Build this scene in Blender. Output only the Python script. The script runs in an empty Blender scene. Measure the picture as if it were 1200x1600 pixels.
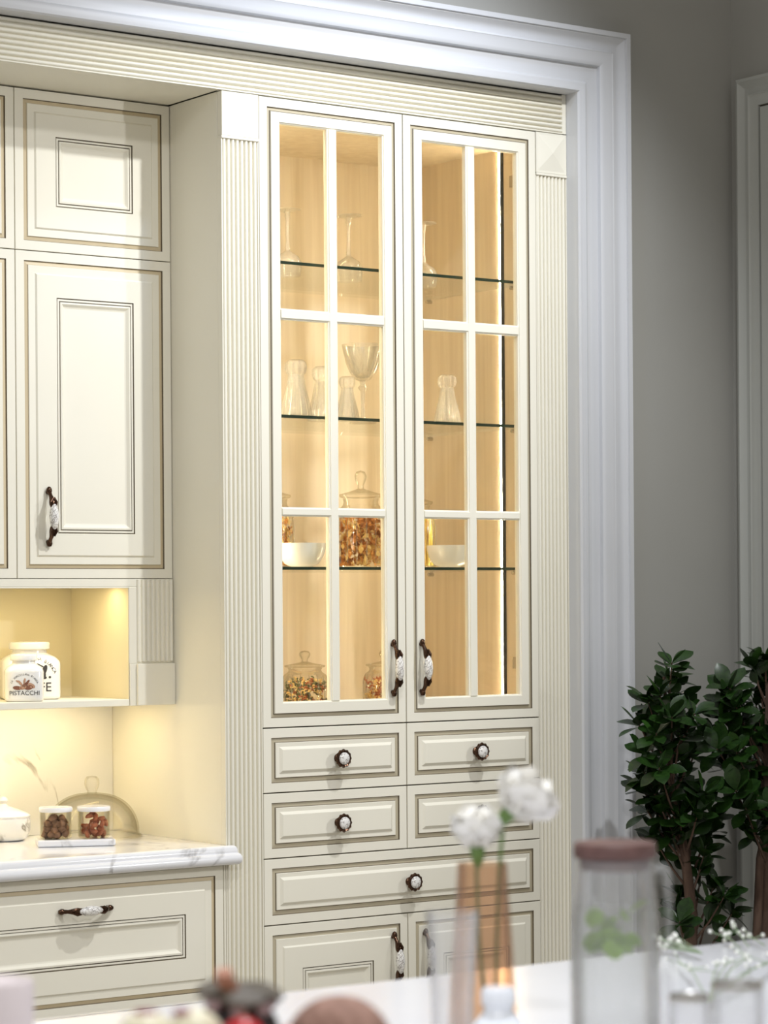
import bpy, bmesh, math, random
from mathutils import Matrix, Vector, Euler

random.seed(11)
PI = math.pi
scene = bpy.context.scene
COL = scene.collection

# ------------------------------------------------------------------ camera
YAW, ROLL = 0.6257, -0.007
cam_d = bpy.data.cameras.new('camera')
cam = bpy.data.objects.new('camera', cam_d)
COL.objects.link(cam)
cam.matrix_world = (Matrix.Translation((-3.5586, -5.45, 1.5)) @ Matrix.Rotation(-YAW, 4, 'Z')
                    @ Matrix.Rotation(PI / 2, 4, 'X') @ Matrix.Rotation(ROLL, 4, 'Z'))
cam_d.sensor_fit = 'AUTO'
cam_d.sensor_width = 36.0
cam_d.lens = 4033.39 / 1600 * 36.0
cam_d.shift_y = 143.14 / 1600
cam_d.clip_start = 0.05
cam_d.dof.use_dof = True
cam_d.dof.focus_distance = 6.55
cam_d.dof.aperture_fstop = 4.2
scene.camera = cam
scene.cycles.transparent_max_bounces = 32

# ------------------------------------------------------------------ world, lamps, exposure
world = bpy.data.worlds.new('world')
scene.world = world
world.use_nodes = True
bg = world.node_tree.nodes['Background']
bg.inputs[0].default_value = (1.0, 0.965, 0.90, 1)
bg.inputs[1].default_value = 0.30
scene.view_settings.view_transform = 'Standard'
scene.view_settings.look = 'None'
scene.view_settings.gamma = 1.0
scene.view_settings.exposure = 0.42
scene.view_settings.use_curve_mapping = False


def spot(name, loc, target, power, color, angle, blend=0.6, radius=0.04):
    d = bpy.data.lights.new(name, 'SPOT')
    d.energy = power; d.color = color; d.spot_size = math.radians(angle)
    d.spot_blend = blend; d.shadow_soft_size = radius
    o = bpy.data.objects.new(name, d)
    COL.objects.link(o)
    o.location = loc
    o.rotation_euler = (Vector(target) - Vector(loc)).to_track_quat('-Z', 'Y').to_euler()
    return o


spot('ceiling_spot_cabinet', (0.48, -1.55, 3.75), (0.25, 0.05, 1.75), 138, (0.97, 0.985, 1.0), 80, 0.9, 0.035)
spot('ceiling_spot_cornice', (0.10, -0.75, 3.75), (0.25, 0.0, 2.75), 15, (0.42, 0.62, 1.0), 90, 1.0, 0.05)
spot('ceiling_spot_room', (1.9, -3.6, 2.6), (-0.25, 0.1, 1.75), 95, (0.98, 0.985, 1.0), 40, 0.6, 0.05)
spot('ceiling_spot_left', (-1.0, -2.3, 3.75), (-0.65, 0.1, 1.4), 62, (0.98, 0.985, 1.0), 62, 0.8, 0.06)
spot('ceiling_spot_island', (-1.35, -2.75, 3.75), (-1.5, -2.85, 0.9), 215, (0.88, 0.92, 1.0), 75, 0.8, 0.10)

spot('front_fill_spot', (-3.3, -5.0, 3.7), (-1.2, -2.4, 1.0), 150, (0.97, 0.98, 1.0), 46, 0.8, 0.12)  # added fill lamp, brightens the island items from the camera side

# ------------------------------------------------------------------ materials
MATS = {}


def mat(name, color, rough=0.5, metal=0.0, emit=None, estr=0.0, coat=0.0, spec=0.5, trans=0.0, ior=1.45, sss=0.0):
    m = bpy.data.materials.new(name)
    m.use_nodes = True
    b = m.node_tree.nodes['Principled BSDF']
    b.inputs['Base Color'].default_value = (*color, 1)
    b.inputs['Roughness'].default_value = rough
    b.inputs['Metallic'].default_value = metal
    b.inputs['Specular IOR Level'].default_value = spec
    b.inputs['Coat Weight'].default_value = coat
    b.inputs['IOR'].default_value = ior
    if trans: b.inputs['Transmission Weight'].default_value = trans
    if emit:
        b.inputs['Emission Color'].default_value = (*emit, 1)
        b.inputs['Emission Strength'].default_value = estr
    MATS[name] = m
    return m


def nd(m, t, **k):
    n = m.node_tree.nodes.new(t)
    for a, v in k.items(): setattr(n, a, v)
    return n


def lk(m, a, b): m.node_tree.links.new(a, b)


def ramp(m, stops, interp='LINEAR'):
    r = nd(m, 'ShaderNodeValToRGB')
    r.color_ramp.interpolation = interp
    el = r.color_ramp.elements
    while len(el) < len(stops): el.new(0.5)
    for e, (p, c) in zip(el, stops):
        e.position = p; e.color = (*c, 1)
    return r


def noise_mat(name, c1, c2, scale=(5, 5, 5), rough=0.5, detail=4, lo=0.35, hi=0.65, bump=0.0, coat=0.0, dist=0.0, spec=0.5):
    m = mat(name, c1, rough, coat=coat, spec=spec)
    b = m.node_tree.nodes['Principled BSDF']
    tc = nd(m, 'ShaderNodeTexCoord'); mp = nd(m, 'ShaderNodeMapping')
    mp.inputs['Scale'].default_value = scale
    lk(m, tc.outputs['Object'], mp.inputs['Vector'])
    n = nd(m, 'ShaderNodeTexNoise')
    n.inputs['Scale'].default_value = 1.0; n.inputs['Detail'].default_value = detail
    n.inputs['Distortion'].default_value = dist
    lk(m, mp.outputs[0], n.inputs['Vector'])
    r = ramp(m, [(lo, c1), (hi, c2)])
    lk(m, n.outputs['Fac'], r.inputs[0]); lk(m, r.outputs[0], b.inputs['Base Color'])
    if bump:
        bp = nd(m, 'ShaderNodeBump'); bp.inputs['Strength'].default_value = bump; bp.inputs['Distance'].default_value = 0.004
        lk(m, n.outputs['Fac'], bp.inputs['Height']); lk(m, bp.outputs[0], b.inputs['Normal'])
    return m


def glass_mat(name, tint=(1, 1, 1), ior=1.45, rough=0.0, edge=(0.8, 0.85, 0.82), edge_pow=0.25, gain=1.0, milk=0.0):
    """thin clear glass: straight-through transmission, darker towards its edges, plus a Fresnel reflection"""
    m = bpy.data.materials.new(name); m.use_nodes = True
    nt = m.node_tree; nt.nodes.clear()
    out = nd(m, 'ShaderNodeOutputMaterial')
    tr = nd(m, 'ShaderNodeBsdfTransparent'); gl = nd(m, 'ShaderNodeBsdfGlossy')
    gl.inputs['Roughness'].default_value = rough
    lw = nd(m, 'ShaderNodeLayerWeight'); lw.inputs['Blend'].default_value = edge_pow
    mx = nd(m, 'ShaderNodeMix', data_type='RGBA')
    mx.inputs['A'].default_value = (*tint, 1); mx.inputs['B'].default_value = (*edge, 1)
    lk(m, lw.outputs['Facing'], mx.inputs['Factor']); lk(m, mx.outputs['Result'], tr.inputs['Color'])
    fr = nd(m, 'ShaderNodeFresnel'); fr.inputs['IOR'].default_value = ior
    mu = nd(m, 'ShaderNodeMath', operation='MULTIPLY'); mu.use_clamp = True; mu.inputs[1].default_value = gain
    lk(m, fr.outputs[0], mu.inputs[0])
    mn = nd(m, 'ShaderNodeMath', operation='MINIMUM'); mn.inputs[1].default_value = 0.4
    lk(m, mu.outputs[0], mn.inputs[0]); mu = mn
    ms = nd(m, 'ShaderNodeMixShader')
    base = tr.outputs[0]
    if milk:                                  # scatter of cut crystal; white diffuse also paints in the brightness of lit glass
        df = nd(m, 'ShaderNodeBsdfDiffuse'); df.inputs['Color'].default_value = (*tint, 1)
        mk = nd(m, 'ShaderNodeMixShader'); mk.inputs[0].default_value = milk
        lk(m, tr.outputs[0], mk.inputs[1]); lk(m, df.outputs[0], mk.inputs[2]); base = mk.outputs[0]
    lk(m, mu.outputs[0], ms.inputs[0]); lk(m, base, ms.inputs[1]); lk(m, gl.outputs[0], ms.inputs[2])
    lk(m, ms.outputs[0], out.inputs['Surface'])
    MATS[name] = m
    return m


noise_mat('paint', (0.845, 0.81, 0.69), (0.86, 0.825, 0.71), (3, 3, 3), 0.5, 2, spec=0.35)
mat('glaze_dark', (0.16, 0.13, 0.085), 0.5)
mat('glaze_gold', (0.66, 0.55, 0.36), 0.42)
mat('glaze_taupe', (0.52, 0.46, 0.33), 0.42)
mat('gap_shade', (0.09, 0.08, 0.06), 0.7)  # shade in the gaps behind the fronts, painted near-black
mat('paint_led_lit', (0.80, 0.72, 0.50), 0.45)  # cream paint with the LED's yellow light put into the colour
noise_mat('casing_white', (0.635, 0.645, 0.67), (0.655, 0.665, 0.69), (4, 4, 4), 0.42, 2)
noise_mat('wall_grey', (0.375, 0.368, 0.34), (0.395, 0.388, 0.36), (2, 2, 2), 0.8, 3)
mat('frame_grey', (0.50, 0.51, 0.48), 0.5)
noise_mat('floor_tile', (0.50, 0.46, 0.40), (0.56, 0.52, 0.46), (1.5, 1.5, 1.5), 0.3, 5)
noise_mat('veneer', (0.61, 0.495, 0.35), (0.71, 0.605, 0.45), (38, 38, 1.6), 0.5, 5, 0.3, 0.7, dist=0.6)
mat('bronze', (0.085, 0.045, 0.028), 0.22, 0.9)
mat('led', (1, 0.9, 0.7), 0.5, emit=(1.0, 0.85, 0.58), estr=105)
mat('led_warm', (1, 0.9, 0.7), 0.5, emit=(1.0, 0.80, 0.44), estr=38)
mat('led_gap_shade', (0.02, 0.018, 0.015), 0.6)  # shadow line of the LED profile, painted near-black
mat('steel', (0.62, 0.6, 0.56), 0.25, 1.0)
mat('shelf_edge', (0.02, 0.035, 0.022), 0.12)
glass_mat('pane', (0.99, 0.99, 0.97), 1.35, 0.0, (0.93, 0.95, 0.92), 0.2, 0.9)
glass_mat('shelf_glass', (0.985, 0.99, 0.98), 1.30, 0.02, (0.975, 0.985, 0.975), 0.3, 0.35)
glass_mat('crystal', (0.99, 0.985, 0.97), 1.6, 0.05, (0.90, 0.87, 0.78), 0.3, 1.6, 0.13)
glass_mat('jar_glass', (0.995, 0.99, 0.975), 1.45, 0.03, (0.82, 0.79, 0.68), 0.25, 0.4)
glass_mat('clear_glass', (0.985, 0.985, 0.985), 1.4, 0.03, (0.95, 0.955, 0.96), 0.2, 1.0, 0.09)
glass_mat('amber_glass', (0.95, 0.84, 0.735), 1.4, 0.03, (0.84, 0.66, 0.52), 0.2, 1.0, 0.05)
glass_mat('water', (0.98, 0.985, 0.97), 1.25, 0.0, (0.95, 0.96, 0.93), 0.2, 0.8, 0.03)
mat('porcelain', (0.86, 0.85, 0.82), 0.16, coat=0.3)
mat('porcelain_cool', (0.82, 0.85, 0.90), 0.16, coat=0.3)
mat('print_black', (0.05, 0.045, 0.045), 0.6)
mat('print_brown', (0.24, 0.10, 0.06), 0.6)
mat('print_tan', (0.50, 0.30, 0.20), 0.6)
noise_mat('nut_brown', (0.20, 0.10, 0.05), (0.40, 0.22, 0.12), (60, 60, 60), 0.55, 4, bump=0.5)
noise_mat('nut_red', (0.42, 0.12, 0.05), (0.62, 0.24, 0.12), (60, 60, 60), 0.45, 4, bump=0.3)
noise_mat('petal_dry', (0.34, 0.12, 0.03), (0.80, 0.38, 0.09), (40, 40, 40), 0.6, 3)
noise_mat('pasta_gold', (0.80, 0.52, 0.16), (0.92, 0.72, 0.32), (50, 50, 50), 0.5, 3)
mat('pasta_yellow', (0.92, 0.80, 0.22), 0.5)
mat('pasta_green', (0.17, 0.17, 0.07), 0.5)
mat('pasta_red', (0.50, 0.16, 0.06), 0.5)
noise_mat('leaf', (0.009, 0.030, 0.005), (0.019, 0.054, 0.008), (9, 9, 9), 0.32, 3)
mat('leaf_young', (0.035, 0.10, 0.015), 0.34)
noise_mat('bark', (0.085, 0.05, 0.036), (0.15, 0.095, 0.07), (40, 40, 12), 0.85, 5, bump=0.6)
mat('pot', (0.55, 0.53, 0.49), 0.5)
mat('soil', (0.05, 0.035, 0.025), 0.95)
mat('petal_white', (0.90, 0.88, 0.83), 0.5)
mat('flower_stem', (0.13, 0.22, 0.06), 0.5)
mat('mint', (0.26, 0.46, 0.04), 0.4)
noise_mat('lid_wood', (0.10, 0.05, 0.045), (0.16, 0.085, 0.075), (20, 90, 20), 0.5, 4)
mat('mangosteen', (0.018, 0.012, 0.013), 0.5)
mat('calyx', (0.10, 0.082, 0.06), 0.55)
mat('calyx_pale', (0.42, 0.30, 0.30), 0.5)
mat('stub', (0.46, 0.22, 0.14), 0.6)
mat('fruit_red', (0.46, 0.012, 0.018), 0.3)
mat('fruit_cream', (0.78, 0.72, 0.52), 0.45)
mat('fruit_maroon', (0.20, 0.03, 0.045), 0.5)
noise_mat('fruit_brown', (0.22, 0.12, 0.085), (0.36, 0.21, 0.16), (70, 70, 70), 0.8, 5, bump=0.8)
mat('candle', (0.66, 0.58, 0.57), 0.5)
mat('blossom', (0.90, 0.90, 0.84), 0.5)
mat('sprig_green', (0.30, 0.38, 0.24), 0.6)
noise_mat('island_stone', (0.80, 0.80, 0.84), (0.86, 0.86, 0.89), (2, 2, 2), 0.16, 4)


def floral(name):
    m = mat(name, (0.86, 0.84, 0.80), 0.15, coat=0.4)
    b = m.node_tree.nodes['Principled BSDF']
    tc = nd(m, 'ShaderNodeTexCoord')
    n = nd(m, 'ShaderNodeTexNoise'); n.inputs['Scale'].default_value = 95; n.inputs['Detail'].default_value = 2
    lk(m, tc.outputs['Object'], n.inputs['Vector'])
    r = ramp(m, [(0.44, (0.86, 0.84, 0.80)), (0.50, (0.25, 0.22, 0.20)), (0.53, (0.84, 0.82, 0.79))])
    lk(m, n.outputs['Fac'], r.inputs[0]); lk(m, r.outputs[0], b.inputs['Base Color'])


floral('floral_porcelain')


def marble(name, base, vein, rough, scale, width):
    m = mat(name, base, rough, coat=0.2)
    b = m.node_tree.nodes['Principled BSDF']
    tc = nd(m, 'ShaderNodeTexCoord')
    n1 = nd(m, 'ShaderNodeTexNoise'); n1.inputs['Scale'].default_value = scale; n1.inputs['Detail'].default_value = 7
    n1.inputs['Distortion'].default_value = 1.1
    lk(m, tc.outputs['Object'], n1.inputs['Vector'])
    s = nd(m, 'ShaderNodeMath', operation='SUBTRACT'); s.inputs[1].default_value = 0.5
    a = nd(m, 'ShaderNodeMath', operation='ABSOLUTE')
    lk(m, n1.outputs['Fac'], s.inputs[0]); lk(m, s.outputs[0], a.inputs[0])
    r1 = ramp(m, [(0.0, (1, 1, 1)), (width, (0, 0, 0))])
    lk(m, a.outputs[0], r1.inputs[0])
    n2 = nd(m, 'ShaderNodeTexNoise'); n2.inputs['Scale'].default_value = scale * 2.3; n2.inputs['Detail'].default_value = 3
    lk(m, tc.outputs['Object'], n2.inputs['Vector'])
    r2 = ramp(m, [(0.50, (0, 0, 0)), (0.66, (1, 1, 1))])
    lk(m, n2.outputs['Fac'], r2.inputs[0])
    mu = nd(m, 'ShaderNodeMath', operation='MULTIPLY')
    lk(m, r1.outputs[0], mu.inputs[0]); lk(m, r2.outputs[0], mu.inputs[1])
    mx = nd(m, 'ShaderNodeMix', data_type='RGBA')
    mx.inputs['A'].default_value = (*base, 1); mx.inputs['B'].default_value = (*vein, 1)
    lk(m, mu.outputs[0], mx.inputs['Factor']); lk(m, mx.outputs['Result'], b.inputs['Base Color'])


marble('marble', (0.84, 0.83, 0.80), (0.18, 0.15, 0.11), 0.12, 2.3, 0.012)
marble('worktop_stone', (0.82, 0.82, 0.84), (0.45, 0.44, 0.44), 0.14, 3.0, 0.02)


# ------------------------------------------------------------------ mesh helpers
class MB:
    def __init__(self): self.v, self.f, self.m = [], [], []

    def add(self, vs, fs, m=0):
        o = len(self.v)
        self.v += [tuple(p) for p in vs]
        for q in fs:
            self.f.append(tuple(i + o for i in q)); self.m.append(m)

    def box(self, x0, x1, y0, y1, z0, z1, m=0):
        vs = [(x, y, z) for x in (x0, x1) for y in (y0, y1) for z in (z0, z1)]
        self.add(vs, [(0, 1, 3, 2), (4, 6, 7, 5), (0, 4, 5, 1), (2, 3, 7, 6), (0, 2, 6, 4), (1, 5, 7, 3)], m)

    def loft(self, loops, closed=True, cap0=False, cap1=False, m=0, ms=None):
        n = len(loops[0])
        vs = [p for l in loops for p in l]
        o = len(self.v); self.v += [tuple(p) for p in vs]
        for i in range(len(loops) - 1):
            mm = ms[i] if ms else m
            for j in range(n if closed else n - 1):
                k = (j + 1) % n
                self.f.append((o + i * n + j, o + i * n + k, o + (i + 1) * n + k, o + (i + 1) * n + j)); self.m.append(mm)
        if cap0: self.f.append(tuple(o + j for j in range(n))); self.m.append(ms[0] if ms else m)
        if cap1: self.f.append(tuple(o + (len(loops) - 1) * n + j for j in range(n))); self.m.append(ms[-1] if ms else m)

    def panel(self, x0, x1, z0, z1, y, rings, cap=True):
        loops, ms = [], []
        for ins, dy, mm in rings:
            loops.append([(x0 + ins, y + dy, z0 + ins), (x1 - ins, y + dy, z0 + ins),
                          (x1 - ins, y + dy, z1 - ins), (x0 + ins, y + dy, z1 - ins)])
            ms.append(mm)
        self.loft(loops, True, True, cap, ms=ms[1:])
        if cap: self.m[-1] = 0

    def lathe(self, prof, n=32, c=(0, 0, 0), m=0, fn=None, cap0=False, cap1=False):
        loops = []
        for r, z in prof:
            l = []
            for k in range(n):
                a = 2 * PI * k / n
                rr = fn(r, a, z) if fn else r
                l.append((c[0] + rr * math.cos(a), c[1] + rr * math.sin(a), c[2] + z))
            loops.append(l)
        self.loft(loops, True, cap0, cap1, m)

    def tube(self, path, rad, n=8, m=0, flat=1.0, caps=True):
        path = [Vector(p) for p in path]
        loops = []
        up = Vector((0.13, 0.31, 0.94))
        for i, p in enumerate(path):
            t = (path[min(i + 1, len(path) - 1)] - path[max(i - 1, 0)]).normalized()
            a = t.cross(up)
            if a.length < 1e-4: a = t.cross(Vector((1, 0, 0)))
            a.normalize(); b = t.cross(a)
            r = rad[i] if isinstance(rad, (list, tuple)) else rad
            loops.append([p + a * r * math.cos(2 * PI * k / n) + b * r * flat * math.sin(2 * PI * k / n) for k in range(n)])
        self.loft(loops, True, caps, caps, m)

    def mesh(self, name, mats, smooth=None):
        me = bpy.data.meshes.new(name)
        me.from_pydata(self.v, [], self.f)
        for mn in mats: me.materials.append(MATS[mn])
        me.polygons.foreach_set('material_index', self.m)
        bm = bmesh.new(); bm.from_mesh(me)
        bmesh.ops.recalc_face_normals(bm, faces=bm.faces)
        bm.to_mesh(me); bm.free()
        if smooth is not None:
            me.polygons.foreach_set('use_smooth', [True] * len(me.polygons))
            me.set_sharp_from_angle(angle=math.radians(smooth))
        me.update()
        return me

    def build(self, name, mats, parent=None, smooth=None, bevel=0.0):
        if isinstance(mats, str): mats = [mats]
        return obj(name, self.mesh(name, mats, smooth), parent, bevel)


ORIGIN = {}


def obj(name, me, parent=None, bevel=0.0):
    o = bpy.data.objects.new(name, me)
    COL.objects.link(o)
    if parent is not None:
        o.parent = parent
        if parent.name in ORIGIN:            # this thing's parts are built in room coordinates
            o.matrix_parent_inverse = Matrix.Translation(-Vector(ORIGIN[parent.name]))
    if bevel:
        b = o.modifiers.new('bevel', 'BEVEL'); b.width = bevel; b.segments = 2; b.limit_method = 'ANGLE'
    return o


def tag(o, label=None, cat=None, group=None, kind=None):
    if label: o['label'] = label
    if cat: o['category'] = cat
    if group: o['group'] = group
    if kind: o['kind'] = kind
    return o


def thing(name, label, cat, loc=(0, 0, 0), rot=0.0, group=None, room=False):
    o = bpy.data.objects.new(name, None)
    COL.objects.link(o)
    o.empty_display_size = 0.05
    o.location = loc; o.rotation_euler = (0, 0, rot)
    if room: ORIGIN[o.name] = loc
    return tag(o, label, cat, group)


def copy_tree(o, parent=None):
    c = o.copy(); COL.objects.link(c); c.parent = parent
    for ch in list(o.children): copy_tree(ch, c)
    return c


def boxobj(name, m, parent, *a, bevel=0.0015):
    b = MB(); b.box(*a); return b.build(name, m, parent, bevel=bevel)


# ------------------------------------------------------------------ key measures (metres)
XL, XA, XB, XC, XD = -0.111, 0.0, 0.4497, 0.8991, 1.0082
Z0, ZB, Z1, Z2, Z3, Z4 = 2.7834, 2.6727, 1.1877, 1.0231, 0.8574, 0.6888
YU, YB = 0.246, 0.562
XR = 1.63
LEFT = -2.2
G = 0.0016

# ------------------------------------------------------------------ the room
f = MB(); f.box(-4.5, 4.0, -7.5, 0.8, -0.05, 0.0); tag(f.build('floor', 'floor_tile'), kind='structure')
w = MB()
x0_, x1_ = LEFT - 0.6, XR + 0.1
ou = [(x0_, 0.0), (x0_, 4.0), (x1_, 4.0), (x1_, 0.0)]
op = [(LEFT, 0.0), (LEFT, 2.896), (XD, 2.896), (XD, 0.0)]
w.loft([[(x, 0.7, z) for x, z in ou], [(x, 0.0, z) for x, z in ou], [(x, 0.0, z) for x, z in op], [(x, 0.62, z) for x, z in op]], closed=False)
w.add([(LEFT, .62, 0), (LEFT, .62, 2.896), (XD, .62, 2.896), (XD, .62, 0)], [(0, 1, 2, 3)])
w.add([(x, 0.7, z) for x, z in ou], [(0, 1, 2, 3)])
tag(w.build('wall_back', 'wall_grey'), kind='structure')
w = MB(); w.box(XR, XR + 0.12, -2.6, 0.0, 0.0, 4.0); tag(w.build('wall_right', 'wall_grey'), kind='structure')

# the deep white moulding around the cabinet alcove
prof = [(0, 0), (0, .048), (.004, .054), (.012, .057), (.022, .056), (.029, .051), (.032, .045), (.034, .040), (.050, .034), (.066, .034),
        (.078, .039), (.080, .050), (.090, .055), (.104, .056), (.114, .060), (.117, .062), (.1185, .050), (.126, .046),
        (.138, .048), (.150, .056), (.158, .064), (.1605, .064), (.162, .070), (.175, .070), (.175, 0)]
zt = 2.894
xr = XD
c = MB()
c.loft([[(LEFT - s, -p, 0.0) for s, p in prof], [(LEFT - s, -p, zt + s) for s, p in prof],
        [(xr + s, -p, zt + s) for s, p in prof], [(xr + s, -p, 0.0) for s, p in prof]], closed=False)
tag(c.build('trim_1', 'casing_white', smooth=32), kind='structure')

# door in the right-hand wall
t2 = [(0, 0), (0, .022), (.010, .026), (.014, .022), (.030, .014), (.045, .016), (.052, .024), (.058, .018), (.072, .014), (.083, .014), (.083, 0)]
c = MB()
y_o, y_i2, z_o = -0.04, -1.15, 2.995
c.loft([[(XR - p, y_o - s, 0.0) for s, p in t2], [(XR - p, y_o - s, z_o - s) for s, p in t2],
        [(XR - p, y_i2 + s, z_o - s) for s, p in t2], [(XR - p, y_i2 + s, 0.0) for s, p in t2]], closed=False)
tag(c.build('trim_2', 'frame_grey', smooth=30), kind='structure')
d = MB(); d.box(XR - 0.006, XR - 0.001, y_i2 + .083, y_o - .083, 0.0, z_o - .083)  # dark backing sheet paints the shaded gap around the leaf
dr = tag(d.build('door_1', 'gap_shade'), kind='structure')
d = MB()
d.panel(y_i2 + .089, y_o - .089, 0.01, z_o - .089, 0, [(0, .0, 0), (0, -.006, 0), (.09, -.006, 0), (.10, -.001, 0), (.12, -.001, 0), (.14, -.006, 0)])
d.v = [(XR - 0.006 + y, x, z) for x, y, z in d.v]
d.build('leaf_panel', 'frame_grey', dr)
boxobj('baseboard_back', 'frame_grey', None, XD + .177, XR - .03, -0.018, -0.0005, 0.0, 0.12)['kind'] = 'structure'


# ------------------------------------------------------------------ cabinet fittings
def reeds(b, a0, a1, c0, c1, y, n, h=.0055, vertical=True, m=0, depth=.02):
    """n half-round reeds side by side between a0 and a1, running from c0 to c1"""
    w_ = (a1 - a0) / n
    line = [(a0, y + depth)]
    for i in range(n):
        line.append((a0 + w_ * (i + .04), y + h * 1.5))
        line.append((a0 + w_ * (i + .10), y + h * 1.5))
        for k in range(9):
            t = -1 + 2 * k / 8
            line.append((a0 + w_ * (i + .5 + t * .39), y + h * (1 - math.sqrt(max(0, 1 - t * t)))))
        line.append((a0 + w_ * (i + .90), y + h * 1.5))
        line.append((a0 + w_ * (i + .96), y + h * 1.5))
    line.append((a1, y + depth))
    if vertical:
        b.loft([[(a, yy, c0) for a, yy in line], [(a, yy, c1) for a, yy in line]], True, True, True, m)
    else:
        b.loft([[(c0, yy, a) for a, yy in line], [(c1, yy, a) for a, yy in line]], True, True, True, m)


def pyramid(b, x0, x1, z0, z1, y, h=.008):
    e = .006
    cx, cz = (x0 + x1) / 2, (z0 + z1) / 2
    vs = [(x0, y + .02, z0), (x1, y + .02, z0), (x1, y + .02, z1), (x0, y + .02, z1),
          (x0, y, z0), (x1, y, z0), (x1, y, z1), (x0, y, z1),
          (x0 + e, y, z0 + e), (x1 - e, y, z0 + e), (x1 - e, y, z1 - e), (x0 + e, y, z1 - e), (cx, y - h, cz)]
    fs = [(0, 1, 2, 3)] + [(i, (i + 1) % 4, 4 + (i + 1) % 4, 4 + i) for i in range(4)] + \
         [(4 + i, 4 + (i + 1) % 4, 8 + (i + 1) % 4, 8 + i) for i in range(4)] + [(8 + i, 8 + (i + 1) % 4, 12) for i in range(4)]
    b.add(vs, fs)


# materials of a front: 0 paint, 1 dark glaze line, 2 gilt / taupe band
DRAWER = [(0, .02, 0), (0, .0008, 0), (.0008, 0, 0), (.0235, 0, 0), (.0252, .0045, 1), (.0345, .0035, 2), (.0362, .0012, 1), (.0372, -.0005, 0), (.047, 0, 0),
          (.0545, -.0055, 0)]
RAISED = [(0, .02, 0), (0, .0008, 0), (.0008, 0, 0), (.0235, 0, 0), (.0252, .0045, 1), (.0330, .0030, 2), (.0342, .0015, 2), (.0352, -.0004, 0), (.0535, 0, 0),
          (.0575, -.0040, 0), (.1120, -.0040, 0), (.1137, .0008, 1), (.1150, -.0025, 0), (.1195, -.0025, 0), (.1212, .0012, 1),
          (.1222, -.0040, 0), (.1265, -.0045, 0), (.1330, .0010, 0), (.1370, .0022, 0)]
GLAZED = [(0, .02, 0), (0, .0008, 0), (.0008, 0, 0), (.0235, 0, 0), (.0252, .0045, 1), (.0320, .0040, 2), (.0340, .0025, 1), (.0350, -.001, 0), (.0595, -.001, 0),
          (.0605, .0015, 0), (.0630, .0030, 0), (.0635, .02, 0), (0, .02, 0)]


def front(name, rings, x0, x1, z0, z1, y, parent, band='glaze_gold', inset=G):
    b = MB()
    b.panel(x0 + inset, x1 - inset, z0 + inset, z1 - inset, y, rings, cap=(rings is not GLAZED))
    return b.build(name, ['paint', 'glaze_dark', band], parent)


def handle_meshes():
    """bow handle along local z, standing off towards -y"""
    b = MB()
    P, R = [], []
    for i in range(25):
        t = -1 + i / 12
        z = t * .064
        pr = .006 + .026 * (1 - abs(t) ** 2.2)
        r = .0046 + .0046 * math.exp(-((abs(t) - .52) / .2) ** 2) + (.0022 if abs(t) < .3 else 0)
        if abs(t) > .8: r = .0042 + .0012 * math.sin(min(1, (abs(t) - .8) / .2) * PI * .9)
        P.append((0, -pr, z)); R.append(r)
    b.tube(P, R, 10, flat=1.0)
    for s in (-1, 1):
        b.lathe([(.0001, -.009), (.005, -.0075), (.0076, -.001), (.0066, .005), (.0038, .009), (.0001, .0105)], 10, (0, -.007, s * .0655))
        b.tube([(0, 0, s * .062), (0, -.010, s * .062)], [.0062, .0052], 10)
        for k in (-1, 1):      # leaf scrolls clasping the porcelain
            b.tube([(k * .002, -.028, s * .048), (k * .0068, -.0325, s * .036), (k * .0062, -.0335, s * .022)], [.003, .004, .0012], 6)
    e = MB()
    e.lathe([(.0004, -.034), (.006, -.0285), (.0105, -.017), (.0124, 0), (.0105, .017), (.006, .0285), (.0004, .034)], 16, (0, -.0325, 0))
    return b.mesh('handle', ['bronze'], 50), e.mesh('handle_inlay', ['floral_porcelain'], 60)


H_ME, HI_ME = handle_meshes()


def add_handle(parent, x, y, z, horizontal=False):
    base = parent
    o = obj('handle', H_ME, parent); i = obj('handle_inlay', HI_ME, parent)
    for q in (o, i):
        q.location = (x, y, z)
        if horizontal: q.rotation_euler = (0, PI / 2, 0)
    tag(o, 'bronze bow handle'); tag(i, 'white porcelain inlay with grey floral print')


def knob_meshes():
    b = MB()
    n = 48
    sc = lambda r, a, z: r * (1 + .05 * math.cos(12 * a)) if r > .017 else r
    prof = [(.0001, 0), (.011, 0), (.0105, .004), (.006, .008), (.006, .016), (.012, .020), (.0205, .0225), (.0235, .026), (.0232, .029), (.0200, .0325), (.0165, .0315), (.0162, .028), (.0001, .028)]
    b.lathe(prof, n, fn=sc)
    b.v = [(x, -z, y) for x, y, z in b.v]
    e = MB()
    e.lathe([(.0162, .0285), (.0158, .0325), (.012, .0350), (.006, .0364), (.0002, .0368)], 24)
    e.v = [(x, -z, y) for x, y, z in e.v]
    return b.mesh('knob', ['bronze'], 40), e.mesh('knob_inlay', ['floral_porcelain'], 60)


K_ME, KI_ME = knob_meshes()


def add_knob(parent, x, y, z):
    o = obj('knob', K_ME, parent); i = obj('knob_inlay', KI_ME, parent)
    o.location = (x, y, z); i.location = (x, y, z)
    tag(o, 'round scalloped bronze knob'); tag(i, 'white porcelain knob centre with grey floral print')


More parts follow.
